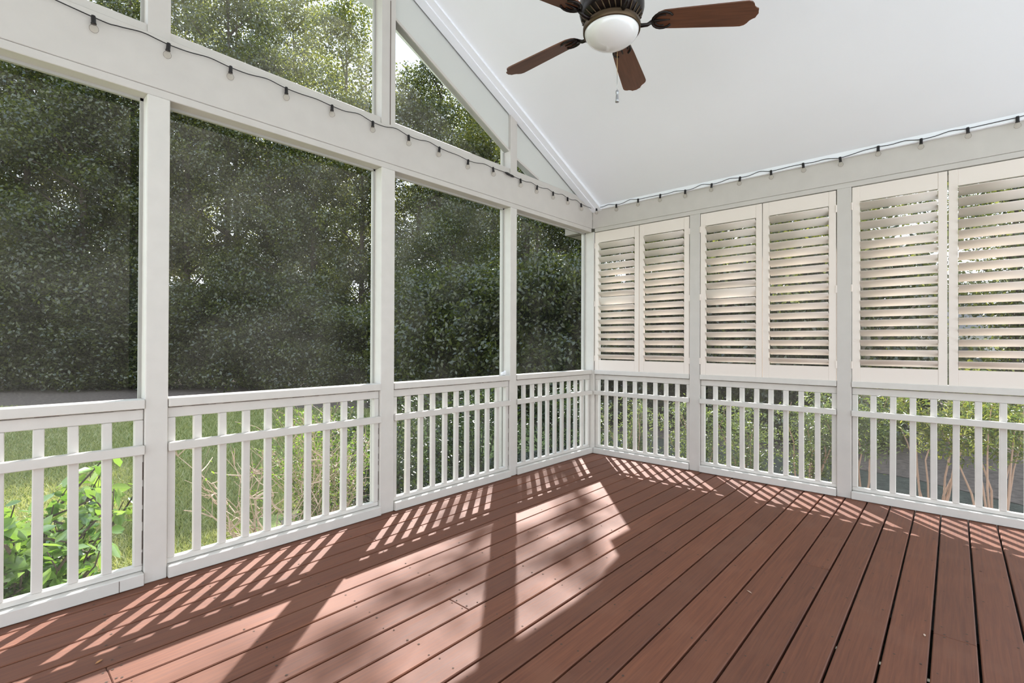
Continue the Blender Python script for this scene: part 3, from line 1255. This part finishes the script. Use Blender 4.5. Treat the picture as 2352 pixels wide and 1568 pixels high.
# five kinds of woodland tree, then copied around the lawn
kinds = [
    make_tree(1, 15.5, 1.2, 3.4, 130, 340, 0.125, name='woodland_tree'),
    make_tree(2, 14.0, 0.8, 3.0, 120, 320, 0.12, name='woodland_tree', leaf=LEAF2),
    make_tree(3, 22.0, 5.0, 4.4, 120, 260, 0.15, name='tall_tree', trunk_r=0.2, leaf=LEAF2, bark=PALEBARK),
    make_tree(4, 12.0, 0.4, 3.2, 120, 350, 0.115, name='woodland_tree'),
    make_tree(5, 20.5, 9.0, 3.0, 80, 220, 0.14, name='pine_tree', trunk_r=0.17, taper=0.3, leaf=LEAF),
]
used = [False] * 5
tree_specs = [
    (0, -150, 36, 1.35, 'dense tree beyond the lawn at the far left picture edge'),
    (1, 60, 34, 1.42, 'bushy tree behind the first screen bay, nearest the left picture edge'),
    (3, 190, 31.5, 1.42, 'low dense tree seen through the first screen bay beside the post'),
    (0, 300, 31, 1.25, 'dense tree hidden partly by the first thick post from the left'),
    (1, 430, 29.5, 1.2, 'bushy tree at the left end of the second screen bay'),
    (4, 520, 31, 1.2, 'slim pine with a bare trunk behind the second screen bay'),
    (0, 610, 28, 1.1, 'dense tree in the middle of the second screen bay'),
    (3, 720, 26, 1.15, 'low dense tree right of the middle of the second screen bay'),
    (2, 540, 33, 1.1, 'tall pale-trunked tree showing through the left half of the big gable opening'),
    (1, 830, 25, 1.0, 'bushy tree at the right end of the second screen bay'),
    (2, 790, 28, 0.95, 'tall tree whose crown stands against the sky beside the king post'),
    (2, 260, 38, 1.3, 'tall pale-trunked tree whose crown shows in the small upper left opening'),
    (2, 670, 35, 1.15, 'tall airy tree far behind the big gable opening'),
    (2, 420, 39, 1.25, 'tall airy tree far behind the left post top'),
    (0, 960, 25, 1.0, 'dark tree at the left side of the third screen bay'),
    (3, 1045, 18, 0.72, 'dark broad tree in the middle of the third screen bay'),
    (1, 1130, 24, 1.05, 'bushy tree behind the narrow post of the third bay'),
    (3, 1230, 17, 0.72, 'dark broad tree filling the left half of the fourth screen bay'),
    (0, 1330, 18, 0.62, 'dark tree at the corner end of the fourth screen bay'),
    (4, 1010, 25, 0.85, 'slim pine with a bare trunk between the third bay trees'),
    (1, 1440, 17, 0.62, 'tree behind the shutters nearest the room corner'),
    (0, 1560, 18, 0.55, 'tree behind the second shutter from the room corner'),
    (3, 1680, 17, 0.66, 'low tree behind the left shutter of the middle pair'),
    (0, 1830, 16, 0.50, 'tree behind the right shutter of the middle pair'),
    (2, 1985, 12, 0.55, 'thick-trunked tree left of the bright sky gap behind the shutters'),
    (3, 2330, 17, 0.7, 'low tree right of the neighbouring house'),
    (0, 2520, 18, 0.6, 'tree beyond the right picture edge behind the last shutter'),
    (3, 100, 39, 1.7, 'back-row tree behind the left end of the woodland'),
    (3, 1090, 29, 1.3, 'back-row tree behind the third screen bay'),
    (1, 1300, 24, 0.95, 'back-row tree behind the fourth screen bay'),
    (0, 1480, 26, 0.8, 'back-row tree behind the corner shutters'),
    (3, 1700, 26, 0.95, 'back-row tree behind the middle shutters'),
    (1, 1880, 25, 0.8, 'back-row tree left of the sky gap'),
]


def polar(px, dist):
    """ground point seen in the direction of picture column px at the given distance"""
    d = FW + RX * ((px - 1176) / 1122.27)
    d.z = 0
    d.normalize()
    return CAM.x + d.x * dist, CAM.y + d.y * dist


rt = random.Random(21)
for k, px, dist, sc, label in tree_specs:
    x, y = polar(px, dist)
    rz = rt.uniform(0, 6.28)
    s = (sc * rt.uniform(.94, 1.06), sc * rt.uniform(.94, 1.06), sc)
    if not used[k]:
        used[k] = True
        o = kinds[k]
        o['label'] = label
        o.location = (x, y, G)
        o.rotation_euler = (0, 0, rz)
        o.scale = s
        o['group'] = 'trees around the lawn'
    else:
        o = copy_thing(kinds[k], label, (x, y, G), rz, s, 'trees around the lawn')
for k, u in enumerate(used):
    if not u:
        for c in list(kinds[k].children):
            bpy.data.objects.remove(c)
        bpy.data.objects.remove(kinds[k])


def make_bush(name, label, cat, loc, seed, rad, height, n_puff, per, lsize, leaf, stems=10, stem_m=BARK, aspect=0.5, fine=False, group=None, zlow=0.1,
              puff_r=(0.16, 0.30), squash=(1, 1), hollow=0.3, up=0.35):
    rng = np.random.default_rng(seed)
    rnd = random.Random(seed)
    t = thing(name, label, cat, loc, group)
    cs, rs = [], []
    bm = bmesh.new()
    for i in range(n_puff):
        a = rnd.uniform(0, 6.283)
        f = rnd.random()
        z = height * (zlow + (1 - zlow) * f)
        rr = rad * math.sqrt(rnd.random()) * (0.55 + 0.45 * math.sin(math.pi * (0.2 + 0.75 * f)))
        c = (rr * math.cos(a) * squash[0], rr * math.sin(a) * squash[1], z)
        cs.append(c)
        rs.append(rnd.uniform(*puff_r))
        if i < stems:
            add_tube(bm, [(c[0] * .15, c[1] * .15, 0), (c[0] * .5, c[1] * .5, z * .55), c], [0.014, 0.010, 0.004], 5, False)
    obj('stems', bm, stem_m, t)
    P, N = puffs(rng, cs, rs, per, up, hollow)
    me = leaf_mesh('leaves', P, N, lsize * (0.6 + 0.7 * rng.random(len(P))), rng, leaf, aspect, fine=fine)
    new_obj('leaves', me, t)
    return t


# undergrowth: a dense dark bank at the woodland edge
rb = random.Random(31)
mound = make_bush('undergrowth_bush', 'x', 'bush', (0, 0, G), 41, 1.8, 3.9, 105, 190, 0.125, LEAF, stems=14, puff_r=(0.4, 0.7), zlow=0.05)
cols = [(-60, 33), (30, 32), (120, 31), (205, 30), (290, 29), (390, 28), (480, 27), (570, 26), (660, 25), (750, 23), (840, 21), (930, 17), (1030, 15.5), (1120, 15), (1210, 14), (1310, 14),
        (1420, 14), (1520, 14.5), (1620, 14), (1740, 13.5), (1860, 13), (1940, 13.5)]
where = ['first screen bay', 'first screen bay', 'first screen bay', 'first screen bay', 'first thick post', 'second screen bay', 'second screen bay', 'second screen bay', 'second screen bay', 'second screen bay', 'second screen bay',
         'third screen bay', 'third screen bay', 'third screen bay', 'fourth screen bay', 'fourth screen bay', 'corner shutters', 'corner shutters', 'middle shutters', 'middle shutters', 'middle shutters', 'post right of the middle shutters']
ordn = ['leftmost', 'second', 'third', 'fourth', 'only', 'leftmost', 'second', 'third', 'fourth', 'fifth', 'sixth', 'leftmost', 'middle', 'rightmost', 'left', 'right', 'left', 'right', 'leftmost', 'middle', 'rightmost', 'only']
for i, (px, d) in enumerate(cols):
    x, y = polar(px, d)
    lab = '%s dark undergrowth bush at the woodland edge behind the %s' % (ordn[i], where[i])
    k = 1.0 + max(0, d - 22) * 0.045
    s = (k * rb.uniform(.9, 1.2), k * rb.uniform(.9, 1.2), k * rb.uniform(.8, 1.15))
    if i == 0:
        mound.location = (x, y, G)
        mound.scale = s
        mound['label'] = lab
        mound['group'] = 'undergrowth along the woodland edge'
    else:
        copy_thing(mound, lab, (x, y, G), rb.uniform(0, 6.28), s, 'undergrowth along the woodland edge')

# tall tree whose high limbs filter the sun before it reaches the porch
def shade_tree():
    rng = np.random.default_rng(91)
    rnd = random.Random(91)
    bx, by = 8.6, 8.3
    t = thing('tall_tree', 'tall tree with a high crown rising above the roof edge beyond the room corner', 'tree', (bx, by, G))
    base = Vector((bx, by, G))
    # soft shade wanted on the screens of the left wall: (x, z, radius)
    zones = [(-1.99, 2.13, 0.28), (-1.63, 1.62, 0.26), (-2.30, 1.76, 0.2), (-1.50, 1.22, 0.16), (-1.47, 2.25, 0.2), (-1.06, 2.15, 0.12), (-1.16, 1.70, 0.10),
             (-2.79, 1.93, 0.2), (-2.84, 1.52, 0.16), (-0.38, 1.30, 0.07), (-0.24, 1.47, 0.07), (-0.16, 1.66, 0.08), (-0.08, 1.86, 0.08),
             (-0.90, 1.80, 0.10), (-0.76, 2.02, 0.11), (-0.66, 2.24, 0.12), (-1.13, 1.50, 0.10), (-1.67, 1.07, 0.12), (-1.80, 0.80, 0.12),
             (-2.00, 0.48, 0.14), (-1.70, 0.42, 0.14), (-1.35, 0.40, 0.14), (-1.15, 0.36, 0.12), (-2.15, 1.40, 0.16)]
    bm = bmesh.new()
    add_tube(bm, [Vector((0, 0, -.1)), Vector((.05, .1, 4)), Vector((-.1, .0, 8)), Vector((.1, -.1, 12)), Vector((0, 0, 15.5))], [0.22, 0.19, 0.15, 0.09, 0.03], 10)
    cs, rs = [], []
    for x, z, r in zones:
        tt = rnd.uniform(14.0, 18.5)
        c = Vector((x, SY, z)) + SUN_DIR * tt - base
        cs.append(tuple(c))
        rs.append(r)
        zb = max(8.0, c.z - math.hypot(c.x, c.y) * 0.5)
        zb = min(zb, 15.0)
        add_tube(bm, [Vector((0, 0, zb)), Vector((c.x * .5, c.y * .5, (zb + c.z) / 2 + .15)), c], [0.05, 0.03, 0.01], 5, False)
    obj('trunk', bm, BARK, t)
    P, N = puffs(rng, cs, rs, 20)
    me = leaf_mesh('foliage', P, N, 0.105 * (0.6 + 0.8 * rng.random(len(P))), rng, LEAF2, 0.55)
    new_obj('foliage', me, t)


shade_tree()

# leaf litter strip under the trees
bm = bmesh.new()
inner = [polar(px, d) for px, d in ((-400, 25.5), (-100, 22.5), (100, 20.5), (300, 19.0), (500, 17.6), (700, 16.4), (900, 15.2), (1150, 13.2), (1400, 12), (1700, 11), (2100, 10), (2600, 9))]
outer = [polar(px, 48) for px in (-400, -100, 100, 300, 500, 700, 900, 1150, 1400, 1700, 2100, 2600)]
va = [bm.verts.new((x, y, G + 0.012)) for x, y in inner]
vb = [bm.verts.new((x, y, G + 0.012)) for x, y in outer]
for i in range(len(va) - 1):
    bm.faces.new((va[i], va[i + 1], vb[i + 1], vb[i]))
o = obj('leaf_litter', bm, MULCHM)
tag(o, 'brown leaf litter on the ground under the trees', 'ground', kind='stuff')
# shaded earth bed along the right side of the porch
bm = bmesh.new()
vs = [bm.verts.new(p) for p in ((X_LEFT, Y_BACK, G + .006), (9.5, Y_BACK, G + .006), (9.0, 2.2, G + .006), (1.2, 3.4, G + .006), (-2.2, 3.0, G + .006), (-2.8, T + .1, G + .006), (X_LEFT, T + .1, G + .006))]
bm.faces.new(vs)  # part under the deck is added, to keep the board gaps dark
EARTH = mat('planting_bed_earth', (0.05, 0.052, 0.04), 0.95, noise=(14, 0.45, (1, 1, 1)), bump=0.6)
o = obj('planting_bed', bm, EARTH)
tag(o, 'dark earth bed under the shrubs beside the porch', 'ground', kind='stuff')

# unseen pale terrace added behind and beside the porch to bounce sunlight inside
BOUNCE = mat('pale_bounce_ground', (0.74, 0.74, 0.73), 0.85, noise=(2.5, 0.06, (1, 1, 1)), bump=0.2)
bm = bmesh.new()
add_box(bm, (-24, -24, G - 0.1), (X_LEFT - 0.1, -0.6, G + 0.05), 0)
add_box(bm, (X_LEFT - 0.1, -24, G - 0.1), (6, Y_BACK - 0.05, G + 0.05), 0)
structure(obj('ground_bounce', bm, BOUNCE))

# grass blades on the nearer lawn
rng = np.random.default_rng(77)
ng = 210000
uu = rng.random(ng)
dist = 4.2 + 22.0 * uu ** 1.6
pxs = rng.uniform(-180, 960, ng)
dx = FW.x + RX.x * (pxs - 1176) / 1122.27
dy = FW.y + RX.y * (pxs - 1176) / 1122.27
ln = np.hypot(dx, dy)
gx, gy = CAM.x + dx / ln * dist, CAM.y + dy / ln * dist
depth = (gx - CAM.x) * FW.x + (gy - CAM.y) * FW.y
ok = (gy > 0.5) & (depth < 15.6) & ~((gx > -2.6) & (gy < 3.2))
gx, gy, dist = gx[ok], gy[ok], dist[ok]
n = len(gx)
h = (0.035 + 0.045 * rng.random(n)) * (1 + dist / 30)
w = 0.004 + 0.0009 * dist
a = rng.uniform(0, np.pi, n)
lean = rng.normal(size=(n, 2)) * 0.6
b0 = np.stack([gx - np.cos(a) * w, gy - np.sin(a) * w, np.full(n, G)], 1)
b1 = np.stack([gx + np.cos(a) * w, gy + np.sin(a) * w, np.full(n, G)], 1)
tp = np.stack([gx + lean[:, 0] * h, gy + lean[:, 1] * h, G + h], 1)
co = np.stack([b0, b1, tp], 1).reshape(-1, 3)
me = bpy.data.meshes.new('grass')
me.vertices.add(3 * n)
me.vertices.foreach_set('co', co.astype(np.float32).reshape(-1))
me.loops.add(3 * n)
me.loops.foreach_set('vertex_index', np.arange(3 * n, dtype=np.int32))
me.polygons.add(n)
me.polygons.foreach_set('loop_start', np.arange(n, dtype=np.int32) * 3)
me.polygons.foreach_set('loop_total', np.full(n, 3, dtype=np.int32))
me.update(calc_edges=True)
at = me.attributes.new('tone', 'FLOAT', 'FACE')
at.data.foreach_set('value', rng.random(n).astype(np.float32))
me.materials.append(GRASS)
o = new_obj('grass', me)
tag(o, 'short green lawn grass between the porch and the trees', 'grass', kind='stuff')


# ---- shrubs close to the porch
def leafy_shoots(name, label, cat, loc, seed, shoots, leaf, lsize, per, stem_m, fine=True, aspect=0.5, droop=0.2, srad=0.006, group=None, side=0.6, up=0.5):
    """shoots: list of polylines (points relative to loc); leaves set along each"""
    rng = np.random.default_rng(seed)
    t = thing(name, label, cat, loc, group)
    bm = bmesh.new()
    P, N = [], []
    for pl in shoots:
        pl = [Vector(p) for p in pl]
        L = len(pl)
        add_tube(bm, pl, [srad * (1.3 - i / L) for i in range(L)], 5, False)
        for i in range(L - 1):
            k = per
            for _ in range(k):
                f = rng.random()
                q = pl[i].lerp(pl[i + 1], f)
                if (i + f) / (L - 1) < 0.22:
                    continue
                off = rng.normal(size=3) * lsize * side
                P.append([q.x + off[0], q.y + off[1], q.z + off[2] * .7])
                nn = rng.normal(size=3) * 0.5
                nn[2] += up
                N.append(nn)
    obj('stems', bm, stem_m, t)
    if P:
        P, N = np.array(P), np.array(N)
        me = leaf_mesh('leaves', P, N, lsize * (0.65 + 0.6 * rng.random(len(P))), rng, leaf, aspect, fine=fine)
        new_obj('leaves', me, t)
    return t


def shoots(seed, n, rad, h, spread=0.5, segs=6, wob=0.06, hvar=0.35, twigs=0):
    rnd = random.Random(seed)
    out = []
    for i in range(n):
        a = rnd.uniform(0, 6.283)
        r0 = rad * 0.15 * rnd.random()
        r1 = rad * math.sqrt(rnd.random())
        H = h * (1 - hvar * rnd.random())
        pl = []
        for k in range(segs + 1):
            f = k / segs
            r = r0 + (r1 - r0) * f ** 1.3
            pl.append((r * math.cos(a) + rnd.uniform(-wob, wob) * f, r * math.sin(a) + rnd.uniform(-wob, wob) * f, H * f * (1 - spread * .15 * f)))
        out.append(pl)
        for _ in range(twigs):
            k = rnd.randint(2, segs - 1)
            p = Vector(pl[k])
            d = Vector((rnd.uniform(-1, 1), rnd.uniform(-1, 1), rnd.uniform(0.1, .9))) * rnd.uniform(.12, .32)
            out.append([p, p + d * .5 + Vector((0, 0, rnd.uniform(-.03, .05))), p + d])
    return out


leafy_shoots('camellia_shrub', 'shrub with big glossy green leaves outside the leftmost railing', 'shrub', (-4.42, 1.05, G), 51,
             shoots(51, 34, 0.62, 1.36, twigs=3), CAMELLIA, 0.112, 5, BARK, aspect=0.5, srad=0.007, side=0.5)
leafy_shoots('camellia_shrub', 'low glossy-leaved shrub at the very left edge of the picture', 'shrub', (-4.95, 0.95, G), 52,
             shoots(52, 26, 0.5, 1.0, twigs=3), CAMELLIA, 0.10, 7, BARK, aspect=0.5, srad=0.007, side=0.5)
leafy_shoots('bare_twig_shrub', 'sparse shrub of pale leafless twigs outside the second railing from the left', 'shrub', (-2.95, 1.35, G), 53,
             shoots(53, 22, 0.75, 1.55, twigs=5, wob=.12), FINE, 0.03, 1, DRYTWIG, aspect=0.35, srad=0.0045)
leafy_shoots('wispy_shrub', 'wispy bright green shrub at the right end of the second railing', 'shrub', (-2.40, 1.45, G), 54,
             shoots(54, 60, 0.62, 1.75, twigs=6, wob=.1), FINE, 0.032, 7, DRYTWIG, aspect=0.35, srad=0.003)
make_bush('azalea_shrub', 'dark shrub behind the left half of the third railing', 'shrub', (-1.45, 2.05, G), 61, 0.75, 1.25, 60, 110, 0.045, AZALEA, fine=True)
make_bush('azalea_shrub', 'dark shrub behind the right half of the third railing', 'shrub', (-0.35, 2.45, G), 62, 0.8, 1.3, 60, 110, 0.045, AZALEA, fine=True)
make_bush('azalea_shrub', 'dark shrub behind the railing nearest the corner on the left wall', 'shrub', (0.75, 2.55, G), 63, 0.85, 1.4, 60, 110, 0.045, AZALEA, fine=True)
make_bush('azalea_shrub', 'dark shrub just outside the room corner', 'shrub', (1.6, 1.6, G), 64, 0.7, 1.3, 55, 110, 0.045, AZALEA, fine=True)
# right side: nandina with tan canes, white-glinting foliage and yellow tops
rr_ = [
    ('silvery leafy shrub behind the railing beside the corner, right wall', 1.55, 0.30, 1.45, 0.62, NANDINA, 71, .10),
    ('leafy shrub behind the corner post end of the middle railing', 1.75, -0.55, 1.50, 0.62, NANDINA, 72, .15),
    ('dense fine-leaved shrub behind the middle of the right wall', 1.80, -1.15, 1.50, 0.58, NANDINA, 73, .20),
    ('fine-leaved shrub with a tan stem behind the right end of the middle railing', 1.75, -1.75, 1.70, 0.50, NANDINA, 74, .42),
    ('tan-caned shrub behind the left half of the rightmost railing', 1.65, -2.30, 1.85, 0.55, NANDINA, 75, .66),
    ('yellow-green leaved shrub behind the rightmost railing', 1.75, -2.85, 2.00, 0.60, NANYEL, 76, .74),
    ('yellow-green shrub at the right picture edge', 1.55, -3.30, 1.95, 0.50, NANYEL, 77, .70),
]
for lab, x, y, h, rad, lm, sd_, fmin in rr_:
    canes = shoots(sd_, 7, rad, h, twigs=0, wob=.05, hvar=.22)
    rnd = random.Random(sd_ + 100)
    twg = []
    for pl in canes:
        for k in range(34 if fmin < .3 else 30):
            f = rnd.uniform(fmin, 1.0)
            jx = min(int(f * 6), 5)
            p = Vector(pl[jx]).lerp(Vector(pl[jx + 1]), f * 6 - jx)
            d = Vector((rnd.uniform(-1, 1), rnd.uniform(-1, 1), rnd.uniform(-.15, .5))) * rnd.uniform(.14, .34)
            twg.append([p, p + d * .55 + Vector((0, 0, .03)), p + d + Vector((0, 0, -.03))])
    o = leafy_shoots('bamboo_like_shrub', lab, 'shrub', (x, y, G), sd_, twg, lm, 0.050, 11, FINESTEM, aspect=0.26, srad=0.0016, side=0.8, group='fine-leaved shrubs along the right wall')
    bm = bmesh.new()
    for pl in canes:
        add_tube(bm, [Vector(p) for p in pl], [0.012, 0.011, 0.010, 0.009, 0.007, 0.005, 0.003], 6, False)
    obj('canes', bm, STEM, o)

# neighbouring house far behind the shutters
hx, hy = polar(2110, 34)
hs = thing('neighbour_house', 'white house with a low grey roof glimpsed between the right shutters', 'house', (hx, hy, G))
bm = bmesh.new()
add_box(bm, (-4, -4.0, 0), (4, 3.2, 2.9), 0)
obj('wall', bm, SIDING, hs)
bm = bmesh.new()
add_prism(bm, [(-4.6, -4.5, 2.85), (-4.6, 3.7, 2.85), (-4.6, 0.4, 4.6), (-4.6, -1.2, 4.6)], (9.2, 0, 0))
obj('roof', bm, GREYROOF, hs)
for yy in (-2.4, 0.4):
    bm = bmesh.new()
    add_box(bm, (-4.04, yy, 1.0), (-4.0, yy + 1.1, 2.2), 0)
    obj('window', bm, mat('house_window_glass', (0.05, 0.06, 0.07), 0.1), hs)
